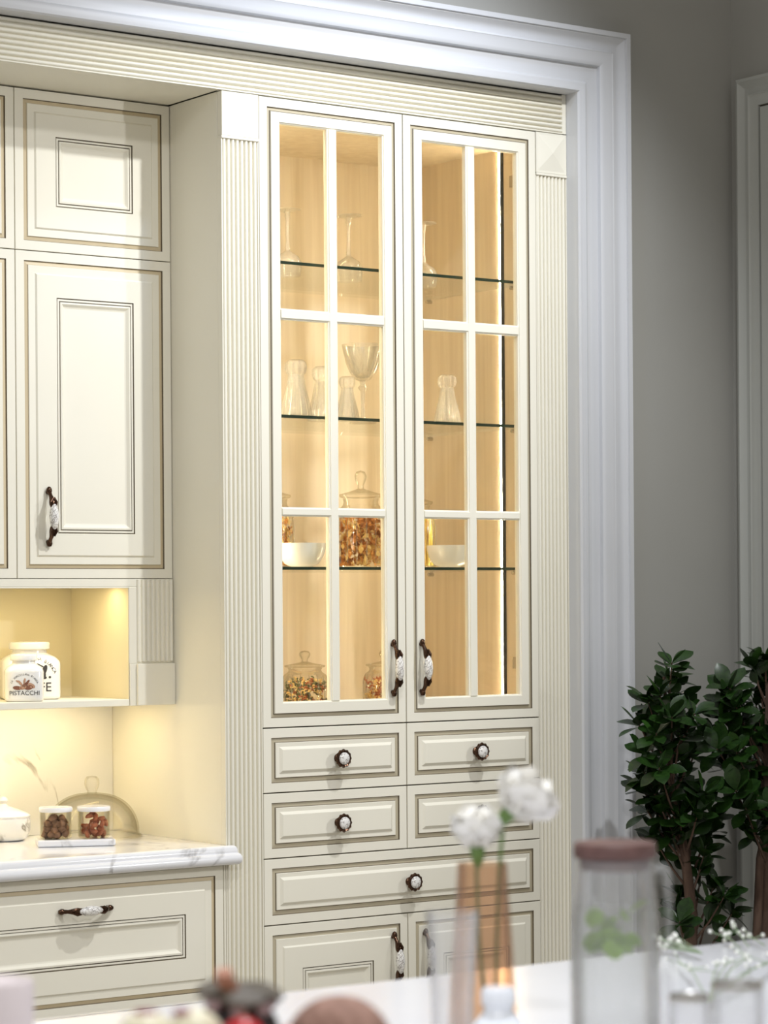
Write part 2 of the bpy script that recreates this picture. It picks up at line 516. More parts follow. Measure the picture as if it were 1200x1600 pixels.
# ------------------------------------------------------------------ tall display cabinet
tall = thing('display_cabinet', 'tall cream display cabinet with lit glass doors above drawers and fluted sides', 'cabinet', ((XL + XD) / 2, 0.28, 0), room=True)
boxobj('side_panel', 'paint', tall, XL, XL + .018, 0.0205, 0.60, 0.0, Z0)
boxobj('plinth', 'paint', tall, XA, XC, 0.03, 0.05, 0.0, 0.10)
b = MB(); b.box(XA + .001, XC - .001, .024, .58, .10, Z1 - .004); b.build('drawer_carcass', 'gap_shade', tall)
IL, IR, IB, IT, IF = 0.006, 0.886, 0.552, 2.752, 1.212
b = MB()
b.box(IL - .02, IL, .024, IB, IF, IT); b.box(IR, IR + .02, .024, IB, IF, IT)
b.box(IL - .02, IR + .02, .024, IB + .015, IT, Z0 - .002)
b.box(IL - .02, IR + .02, .024, IB + .015, Z1, IF)
b.box(IL - .02, IR + .02, IB, IB + .015, IF, IT)
tag(b.build('interior', 'veneer', tall), 'light oak veneered inside')
for x0, x1 in ((XL, XA), (XC, XD)):
    b = MB(); reeds(b, x0 + .003, x1 - .003, 0.0, ZB - .008, 0.0, 8, .0062)
    b.box(x0, x0 + .003, .001, .02, 0, ZB - .008); b.box(x1 - .003, x1, .001, .02, 0, ZB - .008)
    b.build('fluted_pilaster', 'paint', tall, smooth=40)
    b = MB(); b.box(x0 - (.001 if x0 < 0 else -.001), x1 - .001, -.003, .02, ZB - .008, ZB - .001); b.build('pilaster_cap', 'paint', tall, bevel=.001)
    b = MB(); pyramid(b, x0 + .0012, x1 - .0012, ZB, Z0 - .001, -.001); b.build('rosette_block', 'paint', tall)


def glass_door(x0, x1, hx):
    y = 0.0
    b = MB()
    rings = GLAZED
    b.panel(x0 + G, x1 - G, Z1 + G, Z0 - G - .0005, y, rings, cap=False)
    # first loop cap of panel() closes the back: drop it so the opening stays open
    q = [i for i, ff in enumerate(b.f) if len(ff) == 4 and ff == (0, 1, 2, 3)]
    for i in reversed(q): b.f.pop(i); b.m.pop(i)
    dr_ = b.build('glass_door', ['paint', 'glaze_dark', 'glaze_taupe'], tall)
    ox0, ox1, oz0, oz1 = x0 + G + .0625, x1 - G - .0625, Z1 + G + .0625, Z0 - G - .063
    cx = (ox0 + ox1) / 2
    vm = .0150
    hz = [(1.7235, 1.7465), (2.222, 2.2500)]
    def bar(a0, a1, c0, c1, vert):
        m_ = MB()
        e = .0032
        if vert:
            loop = lambda z: [(a0, .018, z), (a0, .003, z), (a0 + e, .0015, z), (a0 + e + .001, -.0012, z), (a1 - e - .001, -.0012, z), (a1 - e, .0015, z), (a1, .003, z), (a1, .018, z)]
            m_.loft([loop(c0), loop(c1)], True, True, True)
        else:
            loop = lambda x: [(x, .0182, a0), (x, .003, a0), (x, .0015, a0 + e), (x, -.0010, a0 + e + .001), (x, -.0010, a1 - e - .001), (x, .0015, a1 - e), (x, .003, a1), (x, .0182, a1)]
            m_.loft([loop(c0), loop(c1)], True, True, True)
        return m_.build('muntin', 'paint', dr_)
    bar(cx - vm, cx + vm, oz0, oz1, True)
    for a, c_ in hz: bar(a, c_, ox0, ox1, False)
    zs = [oz0, hz[0][0], hz[0][1], hz[1][0], hz[1][1], oz1]
    for i in range(3):
        for (p0, p1) in ((ox0, cx - vm), (cx + vm, ox1)):
            g = MB(); g.box(p0 - .003, p1 + .003, .0085, .0125, zs[2 * i] - .003, zs[2 * i + 1] + .003)
            g.build('pane', 'pane', dr_)
    add_handle(dr_, hx, -.001, 1.331)
    return dr_


tag(glass_door(XA, XB, 0.4045), 'left glazed door with six panes')
tag(glass_door(XB, XC, 0.4975), 'right glazed door with six panes')

for (x0, x1, z0, z1) in ((XA, XB, Z2, Z1), (XB, XC, Z2, Z1), (XA, XB, Z3, Z2), (XB, XC, Z3, Z2), (XA, XC, Z4, Z3)):
    dw = front('drawer', DRAWER, x0, x1, z0, z1, 0.0, tall, 'glaze_taupe')
    add_knob(dw, (x0 + x1) / 2, -.0055, (z0 + z1) / 2 - .001)
for x0, x1, hx in ((XA, XB, 0.398), (XB, XC, 0.50)):
    dw = front('door', RAISED, x0, x1, .105, Z4, 0.0, tall, 'glaze_taupe')
    add_handle(dw, hx, -.004, .570)
for zt_ in (2.376, 1.984, 1.596):
    b = MB()
    b.box(IL + .002, IR - .002, .034, .525, zt_ - .008, zt_)
    # the box's face on the -y side is the polished green edge
    b.m = [0] * len(b.f); b.m[2] = 1
    sh = b.build('glass_shelf', ['shelf_glass', 'shelf_edge'], tall)
    for sx in (IL + .006, IR - .012):
        for sy in (.075, .46):
            p = MB(); p.tube([(sx - .006, sy, zt_ - .014), (sx + .012, sy, zt_ - .014)], .005, 10)
            p.box(sx - .004, sx + .008, sy - .006, sy + .006, zt_ - .0125, zt_ - .0083)
            p.build('shelf_pin', 'steel', sh, smooth=40)
for side, x in ((1, IR), (-1, IL)):
    b = MB(); b.box(min(x, x - side * .002), max(x, x - side * .002), .138, .144, IF + .02, IT - .004); l = b.build('led_strip', 'led', tall)
    b = MB(); b.box(min(x, x - side * .003), max(x, x - side * .003), .1245, .137, IF + .02, IT - .004); b.build('led_shadow_strip', 'led_gap_shade', l)  # dark strip painted in for the shadow beside the LED
for z in (2.655, 1.335):
    b = MB(); b.box(IR - .012, IR, .045, .085, z - .016, z + .016); b.box(IR - .016, IR - .011, .055, .063, z - .006, z + .006)
    b.tube([(IR - .008, .05, z - .012), (IR - .012, .028, z - .022)], .005, 8)
    b.build('hinge', 'steel', tall, bevel=.001)

# ------------------------------------------------------------------ frieze and soffit across the alcove
fr = MB()
reeds(fr, Z0 + .004, 2.893, LEFT + .004, .994, 0.0, 8, .0062, vertical=False)
fr.box(.994, XD - .001, .000, .02, Z0 + .002, 2.893)
fr.box(LEFT + .004, XD - .001, .001, .02, Z0 + .002, Z0 + .005)
o = fr.build('frieze_board', 'paint', smooth=40)
tag(o, 'long horizontal fluted cream board under the white moulding above the cabinets', 'frieze')
o = boxobj('soffit_panel', 'paint', None, LEFT + .004, XL - .0005, .0205, .60, Z0 + .002, Z0 + .018)
tag(o, 'flat cream panel above the wall cabinets behind the fluted board', 'panel')

# ------------------------------------------------------------------ wall cabinets on the left
XU = -0.5595


def wall_cabinet(x0, x1, z0, z1, label, hx=None, hz=0):
    t = thing('wall_cabinet', label, 'cabinet', ((x0 + x1) / 2, .4, z0), group='cream wall cabinets', room=True)
    boxobj('body', 'paint', t, x0 + .001, x1 - .001, YU + .0215, YB + .03, z0 + .001, z1 - .001)
    dr_ = front('door', RAISED, x0, x1, z0, z1, YU, t, 'glaze_gold', .0012)
    if hx is not None: add_handle(dr_, hx, YU - .004, hz)
    return t


ZS = 2.3815
wall_cabinet(XU, XL - .001, ZS, Z0 - .001, 'small square-panelled cream wall cabinet at the top beside the tall cabinet')
wall_cabinet(XU, XL - .001, 1.5677, ZS, 'tall cream wall cabinet with bronze handle next to the display cabinet', -.475, 1.721)
wall_cabinet(XU - .449, XU, ZS, Z0 - .001, 'small top wall cabinet cut off by the left picture edge')
wall_cabinet(XU - .449, XU, 1.5677, ZS, 'tall wall cabinet cut off by the left picture edge', -.925, 1.721)

# open niche unit under the wall cabinets
NX0 = XU - .449
niche = thing('open_shelf_unit', 'open lit shelf niche with fluted end block under the wall cabinets', 'shelf', (-.56, .4, 1.2446), room=True)
boxobj('top_board', 'paint', niche, NX0, XL - .001, YU, YB, 1.5475, 1.567)
boxobj('led_hiding_lip', 'paint', niche, NX0, -.2425, YU, YU + .012, 1.5440, 1.5475, bevel=.0005)  # added lip that keeps the bright niche LED out of view
boxobj('bottom_board', 'paint', niche, NX0, -.2425, YU, YB, 1.2446, 1.262)
boxobj('back_board', 'paint_led_lit', niche, NX0, -.2425, .545, .5605, 1.262, 1.5475, bevel=.0005)
boxobj('side_board', 'paint_led_lit', niche, -.2440, -.2427, YU + .0015, .545, 1.262, 1.5475, bevel=.0005)
boxobj('end_board', 'paint', niche, NX0 - .018, NX0, YU, YB, 1.2446, 1.567)
boxobj('front_stile', 'paint', niche, -.2425, XL - .001, YU, YU + .04, 1.352, 1.5475)
b = MB(); reeds(b, -.222, XL - .001, 1.357, 1.5655, YU - .006, 8, .0062); b.build('fluted_panel', 'paint', niche, smooth=40)
b = MB(); b.box(-.2415, XL - .001, YU - .001, YU + .25, 1.2446, 1.352); b.box(-.2225, XL - .001, YU - .009, YU - .001, 1.2456, 1.351); b.build('end_block', 'paint', niche, bevel=.001)
# niche lamp and lamp under the unit (real LED bars)
b = MB(); b.add([(-.96, .30, 1.5473), (-.27, .30, 1.5473), (-.27, .312, 1.5473), (-.96, .312, 1.5473)], [(0, 1, 2, 3)]); l = b.build('led_bar', 'led_warm', niche)
b = MB(); b.box(-.96, -.20, .40, .412, 1.2415, 1.2450); l = b.build('led_bar', 'led_warm', niche)

# ------------------------------------------------------------------ worktop, splashback, base cabinet
o = boxobj('splashback', 'marble', None, LEFT + .005, XL - .001, YB, YB + .02, .9005, 1.566, bevel=.0005)
tag(o, 'white marble splashback with a thin dark vein behind the worktop', 'splashback')
wt = MB()
wt.box(LEFT + .004, XL - .001, -.002, YB + .02, .855, .9)
pr = [(-.002, .9), (-.012, .9), (-.0185, .8975), (-.0225, .892), (-.0235, .886), (-.0235, .883), (-.031, .8805), (-.0365, .875), (-.038, .868), (-.0365, .861), (-.031, .8555), (-.024, .8535), (-.002, .8535)]
wt.loft([[(LEFT + .004, y, z) for y, z in pr]] + [[(-.100 + (-.002 - y) * .35, y, z) for y, z in pr]], True, True, True)
o = wt.build('worktop', 'worktop_stone', smooth=40)
tag(o, 'white stone worktop with rounded front edge below the splashback', 'worktop')
base = thing('base_cabinet', 'cream base cabinet with gilt-edged drawer under the worktop', 'cabinet', (-.54, .28, 0), room=True)
b = MB(); b.box(-.966, XL - .004, .024, .58, .10, .852); b.build('body', 'paint', base)
boxobj('plinth', 'paint', base, -.966, XL - .004, .05, .07, 0, .10)
boxobj('end_stile', 'paint', base, -.1175, XL - .001, .002, .03, .0, .8525, bevel=.001)
dw = front('drawer', RAISED, -.966, -.119, .5155, .8515, 0.0, base, 'glaze_gold')
add_handle(dw, -.517, -.004, .7705, True)
dw = front('drawer', RAISED, -.966, -.119, .105, .5155, 0.0, base, 'glaze_gold')
add_handle(dw, -.517, -.004, .43, True)


# ------------------------------------------------------------------ printed jars in the niche
def glyphs(s, size):
    cu = bpy.data.curves.new('t', 'FONT'); cu.body = s; cu.size = size; cu.align_x = 'CENTER'; cu.resolution_u = 3
    o = bpy.data.objects.new('t', cu); COL.objects.link(o)
    bpy.context.view_layer.update()
    me = bpy.data.meshes.new_from_object(o.evaluated_get(bpy.context.evaluated_depsgraph_get()))
    vs = [(v.co.x, v.co.y) for v in me.vertices]; fs = [tuple(p.vertices) for p in me.polygons]
    bpy.data.objects.remove(o); bpy.data.curves.remove(cu); bpy.data.meshes.remove(me)
    return vs, fs


def blob(cx, cz, a, bb, ang, n=14):
    return [(cx + a * math.cos(2 * PI * k / n) * math.cos(ang) - bb * math.sin(2 * PI * k / n) * math.sin(ang),
             cz + a * math.cos(2 * PI * k / n) * math.sin(ang) + bb * math.sin(2 * PI * k / n) * math.cos(ang)) for k in range(n)]


EXP = 5.0


def sup(r, n=48, e=EXP):
    out = []
    for k in range(n):
        a = 2 * PI * (k + .5) / n
        ca, sa = math.cos(a), math.sin(a)
        q = (abs(ca) ** e + abs(sa) ** e) ** (-1 / e)
        out.append((r * q * ca, r * q * sa))
    return out


def on_jar(pts, r, z0):
    return [(x, -r * (max(.02, 1 - abs(x / r) ** EXP)) ** (1 / EXP) - .0007, z0 + z) for x, z in pts]


def canister(name, label, loc, rot, r, h, word, wsize, wz, arc, asize, ar, az, art):
    t = thing(name, label, 'jar', loc, rot, 'white printed porcelain jars')
    b = MB(); loops = []
    def mixl(rs, e, z):
        return [(x, y, z) for x, y in sup(rs, 48, e)]
    hb = h * .70
    for rs, e, z in ((r * .9, 5, 0), (r * .985, 5, .004), (r, 5, .010), (r, 5, hb * .88), (r * .97, 4.6, hb * .95), (r * .86, 3.6, hb * 1.04),
                     (r * .70, 2.6, hb * 1.10), (r * .60, 2.1, hb * 1.14), (r * .585, 2, h * .86)):
        loops.append(mixl(rs, e, z))
    b.loft(loops, True, True, True); b.build('jar_body', 'porcelain', t, smooth=50)
    b = MB(); b.lathe([(.0001, h * .86), (r * .66, h * .86), (r * .70, h * .875), (r * .70, h * .965), (r * .66, h * .99), (r * .3, h), (.0001, h)], 40)
    b.build('lid', 'porcelain', t, smooth=40)
    b = MB()
    vs, fs = glyphs(word, wsize); b.add(on_jar(vs, r, wz), fs)
    for i, ch in enumerate(arc):
        if ch == ' ': continue
        a = (i - (len(arc) - 1) / 2) * (2.25 / (len(arc) - 1))
        vs, fs = glyphs(ch, asize)
        vs = [(ar * math.sin(a) + x * math.cos(a) + y * math.sin(a), ar * math.cos(a) - x * math.sin(a) + y * math.cos(a)) for x, y in vs]
        b.add(on_jar(vs, r, az), fs)
    b.build('lettering', 'print_black', t)
    b = MB()
    for q in art:
        pts = blob(*q[:5]); b.add(on_jar(pts, r, 0), [tuple(range(len(pts)))], q[5])
    b.build('picture_print', ['print_brown', 'print_tan', 'print_black'], t)


art1 = [(-.018, .0345, .011, .005, -.1, 0), (-.004, .036, .009, .0055, .3, 1), (.010, .0355, .011, .006, .1, 0), (.017, .040, .010, .0055, -.5, 1), (.002, .043, .009, .004, .6, 0),
        (-.010, .046, .009, .003, -.9, 1), (.000, .051, .008, .0028, 1.4, 1), (-.016, .0505, .006, .0022, -.5, 1), (.008, .049, .007, .003, .9, 0)]
canister('porcelain_jar', 'small white porcelain jar printed PISTACCHI in front of the larger jar', (-.508, .312, 1.2625), -.46, .0485, .118, 'PISTACCHI', .0155, .0165,
         'LA PORCELLANA BIANCA', .0066, .0335, .0325, art1)
art2 = [(.028, .074, .006, .015, -.35, 2), (.024, .064, .008, .010, .2, 2), (.006, .070, .006, .014, .5, 2), (.028, .056, .006, .004, 0, 2), (.042, .0570, .0032, .0030, 0, 2), (-.02, .06, .006, .004, 0, 2), (.020, .086, .013, .0015, -.5, 2)]
canister('porcelain_jar', 'large white porcelain jar printed CAFFE behind the PISTACCHI jar', (-.424, .44, 1.2625), -.36, .074, .147, 'CAFFE', .0330, .0210,
         'LA PORCELLANA BIANCA', .0120, .0575, .0440, art2)

# ------------------------------------------------------------------ on the worktop
t = thing('covered_dish', 'round white lidded dish at the left end of the worktop', 'dish', (-.478, .485, .9005))
b = MB(); b.lathe([(.0001, 0), (.050, 0), (.060, .006), (.068, .025), (.069, .048), (.066, .060), (.062, .060), (.062, .055), (.0001, .055)], 48); b.build('bowl', 'marble', t, smooth=40)
b = MB(); b.lathe([(.068, .060), (.069, .064), (.060, .070), (.035, .080), (.012, .088), (.008, .094), (.012, .102), (.008, .110), (.0001, .112)], 48, cap0=True); b.build('lid', 'porcelain', t, smooth=50)

t = thing('glass_cloche', 'clear glass dome with knob standing on the worktop behind the nut jars', 'cloche', (-.258, .416, .9005))
b = MB(); R = .122
pr = [(.1275, 0), (.1285, .005), (.1225, .009), (.121, .014)]
pr += [(R * math.cos(a) ** .8, .014 + .101 * math.sin(a)) for a in [i * PI / 2 / 14 for i in range(1, 14)]] + [(.012, .1155)]
b.lathe(pr, 56)
b.lathe([(max(.001, r - .0045), z - .003 if z > .02 else z) for r, z in pr], 56)
b.build('dome', 'jar_glass', t, smooth=60)
b = MB(); b.lathe([(.0125, .113), (.012, .118), (.0165, .127), (.0195, .138), (.0185, .150), (.013, .157), (.0001, .159)], 28); b.build('knob', 'jar_glass', t, smooth=60)

TR = (-.399, .252, .9005); TA = -.42
t = thing('marble_tray', 'small rectangular white marble tray under the two nut jars', 'tray', TR, TA)
b = MB(); b.box(-.097, .097, -.048, .048, 0, .017); b.build('slab', 'worktop_stone', t, bevel=.004)


def nut_jar(label, off, nutmat, nutlabel, group, seed, cashew):
    rnd = random.Random(seed)
    base = Vector(TR) + Vector((off[0] * math.cos(TA) - off[1] * math.sin(TA), off[0] * math.sin(TA) + off[1] * math.cos(TA), .0185))
    t = thing('nut_jar', label, 'jar', base, 0, 'nut jars on the tray')
    b = MB(); b.lathe([(.0001, 0), (.037, 0), (.0395, .003), (.0395, .066)], 36); b.lathe([(.0001, .004), (.0365, .004), (.0375, .066)], 36); b.build('glass', 'jar_glass', t, smooth=50)
    b = MB(); b.lathe([(.0001, .066), (.0405, .066), (.042, .068), (.042, .0755), (.040, .078), (.0001, .078)], 36); b.build('lid', 'worktop_stone', t, smooth=40)
    # nuts: individuals sharing two meshes
    mes = []
    for k in range(2):
        n_ = MB()
        if cashew:
            n_.tube([(.0075 * math.cos(a), .0075 * math.sin(a), 0) for a in [-.2 + i * .38 for i in range(7)]], [.0022, .0042, .005, .005, .0045, .0038, .002], 7)
        else:
            n_.lathe([(.0003, -.0075), (.0052, -.006), (.0088, 0), (.0052, .006), (.0003, .0075)], 10, fn=lambda r, a, z: r * (1 + .16 * math.sin(5 * a + k) + .1 * math.sin(9 * a + z * 600)))
        mes.append(n_.mesh('nut', [nutmat], 60))
    z = .011
    for layer in range(4):
        cnt = [9, 9, 8, 5][layer]
        for i in range(cnt):
            rr = (.0245 if i < cnt - 2 else .008) * (1 - .12 * layer * (layer == 3))
            a = 2 * PI * i / max(1, cnt - 2) + layer * .45 + rnd.uniform(-.25, .25)
            o = obj('nut', mes[i % 2])
            o.location = base + Vector((rr * math.cos(a), rr * math.sin(a), z + rnd.uniform(-.0015, .0015)))
            o.rotation_euler = (rnd.uniform(0, 6), rnd.uniform(0, 6), rnd.uniform(0, 6))
            o.scale = (1.22, 1.22, 1.22)
            tag(o, nutlabel, 'nut', group)
        z += .0128


nut_jar('glass jar of dark brown nuts on the left of the marble tray', (-.048, 0), 'nut_brown', 'dark brown nut inside the left jar on the marble tray', 'brown nuts in the left jar', 5, False)
nut_jar('glass jar of reddish nuts on the right of the marble tray', (.047, 0), 'nut_red', 'reddish curved nut inside the right jar on the marble tray', 'reddish nuts in the right jar', 6, True)


# ------------------------------------------------------------------ glassware inside the display cabinet
def wine_glass(x, y, z, label):
    t = thing('wine_glass', label, 'glass', (x, y, z), 0, 'upturned wine glasses on the top shelf')
    b = MB(); b.lathe([(.034, .0), (.0385, .022), (.038, .036), (.029, .053), (.012, .064), (.0055, .069)], 36); b.build('bowl', 'crystal', t, smooth=60)
    b = MB(); b.lathe([(.0055, .069), (.0065, .078), (.0042, .088), (.0042, .150), (.0075, .162), (.006, .168), (.010, .173)], 16); b.build('stem', 'crystal', t, smooth=60)
    b = MB(); b.lathe([(.010, .173), (.030, .1755), (.0365, .177), (.036, .1795), (.0001, .1795)], 36); b.build('foot', 'crystal', t, smooth=60)


wine_glass(.4785, .290, 2.3765, 'upturned stemmed wine glass on the top shelf behind the left door, in full view')
wine_glass(.2790, .290, 2.3765, 'upturned wine glass on the top shelf at the left door frame, mostly hidden')
wine_glass(.7330, .290, 2.3765, 'upturned wine glass on the top shelf behind the right door')


def decanter(x, y, z, h, label):
    k = h / .15
    t = thing('crystal_decanter', label, 'decanter', (x, y, z), 0, 'ribbed crystal decanters on the middle shelf')
    rib = lambda r, a, zz: r * (1 + .11 * math.cos(10 * a))
    b = MB(); b.lathe([(.0001, 0), (.036 * k, 0), (.038 * k, .004 * k), (.033 * k, .035 * k), (.024 * k, .075 * k), (.0175 * k, .112 * k)], 60, fn=rib)
    b.lathe([(.0001, .008), (.030 * k, .008), (.020 * k, .075 * k), (.0125 * k, .112 * k)], 40)
    b.build('body', 'crystal', t, smooth=60)
    b = MB(); b.lathe([(.0175 * k, .110 * k), (.023 * k, .116 * k), (.026 * k, .128 * k), (.0245 * k, .142 * k), (.017 * k, .150 * k), (.0001, .151 * k)], 48, fn=rib); b.build('stopper', 'crystal', t, smooth=60)


decanter(.185, .115, 1.9845, .150, 'ribbed crystal decanter nearest the left end of the middle shelf')
decanter(.320, .190, 1.9845, .145, 'ribbed crystal decanter half hidden by the left door centre bar')
decanter(.372, .150, 1.9845, .118, 'short ribbed crystal decanter in front of the tall goblet')
decanter(.690, .130, 1.9845, .135, 'ribbed crystal decanter alone behind the right door')


def goblet(x, y, z, label):
    t = thing('crystal_goblet', label, 'goblet', (x, y, z), 0, 'cut crystal goblets on the middle shelf')
    cut = lambda r, a, zz: r * (1 + (.05 * math.cos(9 * a) if zz < .19 else 0))
    b = MB(); b.lathe([(.008, .113), (.020, .118), (.034, .135), (.044, .160), (.052, .190), (.056, .212)], 54, fn=cut)
    b.lathe([(.001, .121), (.018, .124), (.031, .140), (.041, .162), (.050, .190), (.0545, .212)], 54); b.build('bowl', 'crystal', t, smooth=60)
    b = MB(); b.lathe([(.006, .012), (.005, .05), (.006, .085), (.013, .096), (.007, .104), (.009, .113)], 20); b.build('stem', 'crystal', t, smooth=60)
    b = MB(); b.lathe([(.0001, 0), (.036, 0), (.037, .003), (.012, .009), (.006, .013)], 40); b.build('foot', 'crystal', t, smooth=60)


goblet(.4620, .205, 1.9845, 'tall cut crystal goblet on the middle shelf behind the left door')
goblet(.1080, .170, 1.9845, 'crystal goblet at the far left of the middle shelf, only its rim showing')


def cookie_jar(x, y, z, label, k, h, content, cmats, seed):
    """ribbed glass storage jar; content is a heap of loose pieces"""
    t = thing('storage_jar', label, 'jar', (x, y, z), 0, 'glass storage jars in the display cabinet')
    b = MB(); R_ = .068 * k
    rib = lambda r, a, zz: r * (1 + (.018 * math.cos(16 * a) if .01 < zz < h * .60 else 0))
    pr = [(.0001, 0), (R_ * .92, 0), (R_, .006), (R_, h * .46), (R_ * .97, h * .53), (R_ * .88, h * .60), (R_ * .72, h * .645), (R_ * .68, h * .68), (R_ * .72, h * .70), (R_ * .72, h * .715)]
    b.lathe(pr, 64, fn=rib); b.build('glass', 'jar_glass', t, smooth=60)
    b = MB()
    for i in range(16):
        a = 2 * PI * i / 16
        b.tube([((R_ + .0006) * math.cos(a), (R_ + .0006) * math.sin(a), .012), ((R_ + .0006) * math.cos(a), (R_ + .0006) * math.sin(a), h * .46),
                (R_ * .90 * math.cos(a), R_ * .90 * math.sin(a), h * .585)], [.0011, .0011, .0005], 5)
    b.build('glass_ribs', 'crystal', t, smooth=60)
    b = MB(); b.lathe([(.0001, h * .722), (R_ * .80, h * .722), (R_ * .86, h * .735), (R_ * .86, h * .755), (R_ * .55, h * .775), (R_ * .25, h * .80), (R_ * .13, h * .815), (R_ * .12, h * .85),
                       (R_ * .21, h * .90), (R_ * .24, h * .945), (R_ * .17, h * .985), (.0001, h)], 48); b.build('lid', 'jar_glass', t, smooth=60)
    rnd = random.Random(seed)
    b = MB()
    top = h * .56
    for i in range(340 if content == 'petals' else 170):
        r = R_ * .86 * math.sqrt(rnd.random()); a = rnd.uniform(0, 2 * PI)
        c_ = Vector((r * math.cos(a), r * math.sin(a), .008 + (top - .014) * rnd.random()))
        if c_.z > top * .9: c_.x *= .8; c_.y *= .8
        m = Euler((rnd.uniform(0, 6), rnd.uniform(0, 6), rnd.uniform(0, 6))).to_matrix()
        mi = rnd.randrange(len(cmats))
        lim = lambda p: Vector((p.x, p.y, max(.006, p.z))) * 1.0 if math.hypot(p.x, p.y) < R_ * .93 else Vector((p.x * R_ * .93 / math.hypot(p.x, p.y), p.y * R_ * .93 / math.hypot(p.x, p.y), max(.006, p.z)))
        if content == 'petals':
            w_, l_ = rnd.uniform(.004, .008) * k, rnd.uniform(.010, .02) * k
            vs = [m @ Vector(q) + c_ for q in ((-l_, 0, 0), (-l_ * .3, -w_, .003), (l_ * .4, -w_ * .8, -.002), (l_, 0, .003), (l_ * .4, w_ * .8, .004), (-l_ * .3, w_, -.003))]
            b.add([lim(q) for q in vs], [(0, 1, 2, 5), (5, 2, 4), (2, 3, 4)], mi)
        elif content == 'sticks':
            p0 = Vector((c_.x, c_.y, .008)); b.tube([lim(p0), lim(p0 + Vector((rnd.uniform(-.006, .006), rnd.uniform(-.006, .006), top * rnd.uniform(.75, 1.05))))], .0022, 5, mi)
        else:
            path = []
            for q in range(9):
                aa = q * 1.3
                path.append(lim(m @ Vector((.0032 * math.cos(aa), .0032 * math.sin(aa), (q - 4) * .0026)) + c_))
            b.tube(path, .0022, 5, mi)
    cl = {'petals': 'dried orange and brown petals filling the large glass jar', 'sticks': 'pale yellow pasta sticks filling the glass jar', 'twists': 'mixed coloured pasta twists filling the glass jar'}[content]
    return b.mesh('jar_filling', cmats, 50), cl, (x, y, z)


def fill(args, label):
    o = obj('jar_filling', args[0]); o.location = args[2]
    tag(o, label, 'filling', kind='stuff')


fill(cookie_jar(.4920, .260, 1.5965, 'large glass jar of dried orange petals on the lowest glass shelf', 1.0, .265, 'petals', ['petal_dry', 'pasta_gold', 'petal_dry'], 1), 'dried orange petals inside the large jar on the lowest glass shelf')
fill(cookie_jar(.1990, .260, 1.5965, 'glass jar of golden petals behind the left white bowl', .92, .255, 'petals', ['pasta_gold', 'pasta_gold', 'petal_dry'], 2), 'golden petals inside the jar behind the left white bowl')
fill(cookie_jar(.7000, .290, 1.5965, 'glass jar of yellow pasta sticks behind the right white bowl', .80, .245, 'sticks', ['pasta_yellow', 'pasta_gold'], 3), 'yellow pasta sticks inside the jar behind the right white bowl')
fill(cookie_jar(.3320, .300, 1.2125, 'glass jar of mixed pasta twists on the cabinet floor behind the left door', .94, .163, 'twists', ['pasta_gold', 'pasta_green', 'pasta_red', 'pasta_green'], 4), 'mixed pasta twists in the jar on the cabinet floor behind the left door')
fill(cookie_jar(.5950, .300, 1.2125, 'glass jar on the cabinet floor mostly hidden behind the door centre', .86, .160, 'twists', ['pasta_gold', 'pasta_red'], 7), 'pasta twists in the jar mostly hidden behind the door centre')


def white_bowl(x, y, z, r, h, label, seed):
    rnd = random.Random(seed)
    ph = rnd.uniform(0, 6)
    fn = lambda rr, a, zz: rr * (1 + .02 * math.sin(3 * a + ph) + .012 * math.sin(7 * a))
    b = MB()
    prof_ = [(.0001, 0), (r * .42, 0), (r * .52, .003)] + [(r * (.52 + .48 * math.sin(q * PI / 2) ** .9), .003 + (h - .003) * (1 - math.cos(q * PI / 2)) ** .8) for q in (.2, .4, .6, .8, 1.0)]
    prof_ += [(r * .965, h - .001), (r * .90, h * .72), (r * .74, h * .38), (r * .5, .009), (.0001, .007)]
    b.lathe(prof_, 40, fn=fn)
    o = b.build('white_bowl', 'porcelain', None, smooth=60); o.location = (x, y, z)
    tag(o, label, 'bowl', 'white bowls on the lowest glass shelf')


white_bowl(.199, .115, 1.5965, .064, .062, 'white porcelain bowl on the lowest glass shelf behind the left door', 1)
white_bowl(.690, .125, 1.5965, .062, .060, 'white porcelain bowl on the lowest glass shelf behind the right door', 2)

# ------------------------------------------------------------------ kitchen island and what stands on it
IX1, IYF = -.312, -2.12
isl = thing('kitchen_island', 'white stone topped kitchen island in the blurred foreground', 'island', (-1.9, -2.95, 0), room=True)
boxobj('island_top', 'island_stone', isl, -3.3, IX1, -3.72, IYF, .862, .9, bevel=.004)
boxobj('island_body', 'paint', isl, -3.24, IX1 - .06, -3.66, IYF - .06, 0, .862)

# water jug
t = thing('water_jug', 'glass water jug with dark wooden lid on the island', 'jug', (-1.323, -2.871, .9005), -.6257)
b = MB(); b.lathe([(.0001, 0), (.058, 0), (.0605, .004), (.0605, .10), (.0585, .18), (.0525, .235), (.0510, .262)], 48)
b.lathe([(.0001, .007), (.056, .007), (.0575, .012), (.0575, .10), (.0555, .18), (.0495, .235), (.0485, .262)], 48); b.build('glass_body', 'clear_glass', t, smooth=60)
b = MB(); b.tube([(.050, 0, .246), (.064, 0, .250), (.069, 0, .240), (.0700, 0, .20), (.0705, 0, .11), (.069, 0, .04), (.058, 0, .030)], .0055, 12); b.build('handle', 'clear_glass', t, smooth=60)
b = MB(); b.lathe([(.0001, .012), (.0565, .012), (.0565, .10), (.0545, .18), (.0535, .199), (.0001, .199)], 40); b.build('water', 'water', t, smooth=50)
b = MB(); b.lathe([(.0001, .248), (.046, .248), (.046, .263), (.0535, .264), (.0545, .268), (.0545, .279), (.0525, .283), (.0001, .284)], 48); b.build('lid', 'lid_wood', t, smooth=40)
leafm = MB()
N = 6
rows = []
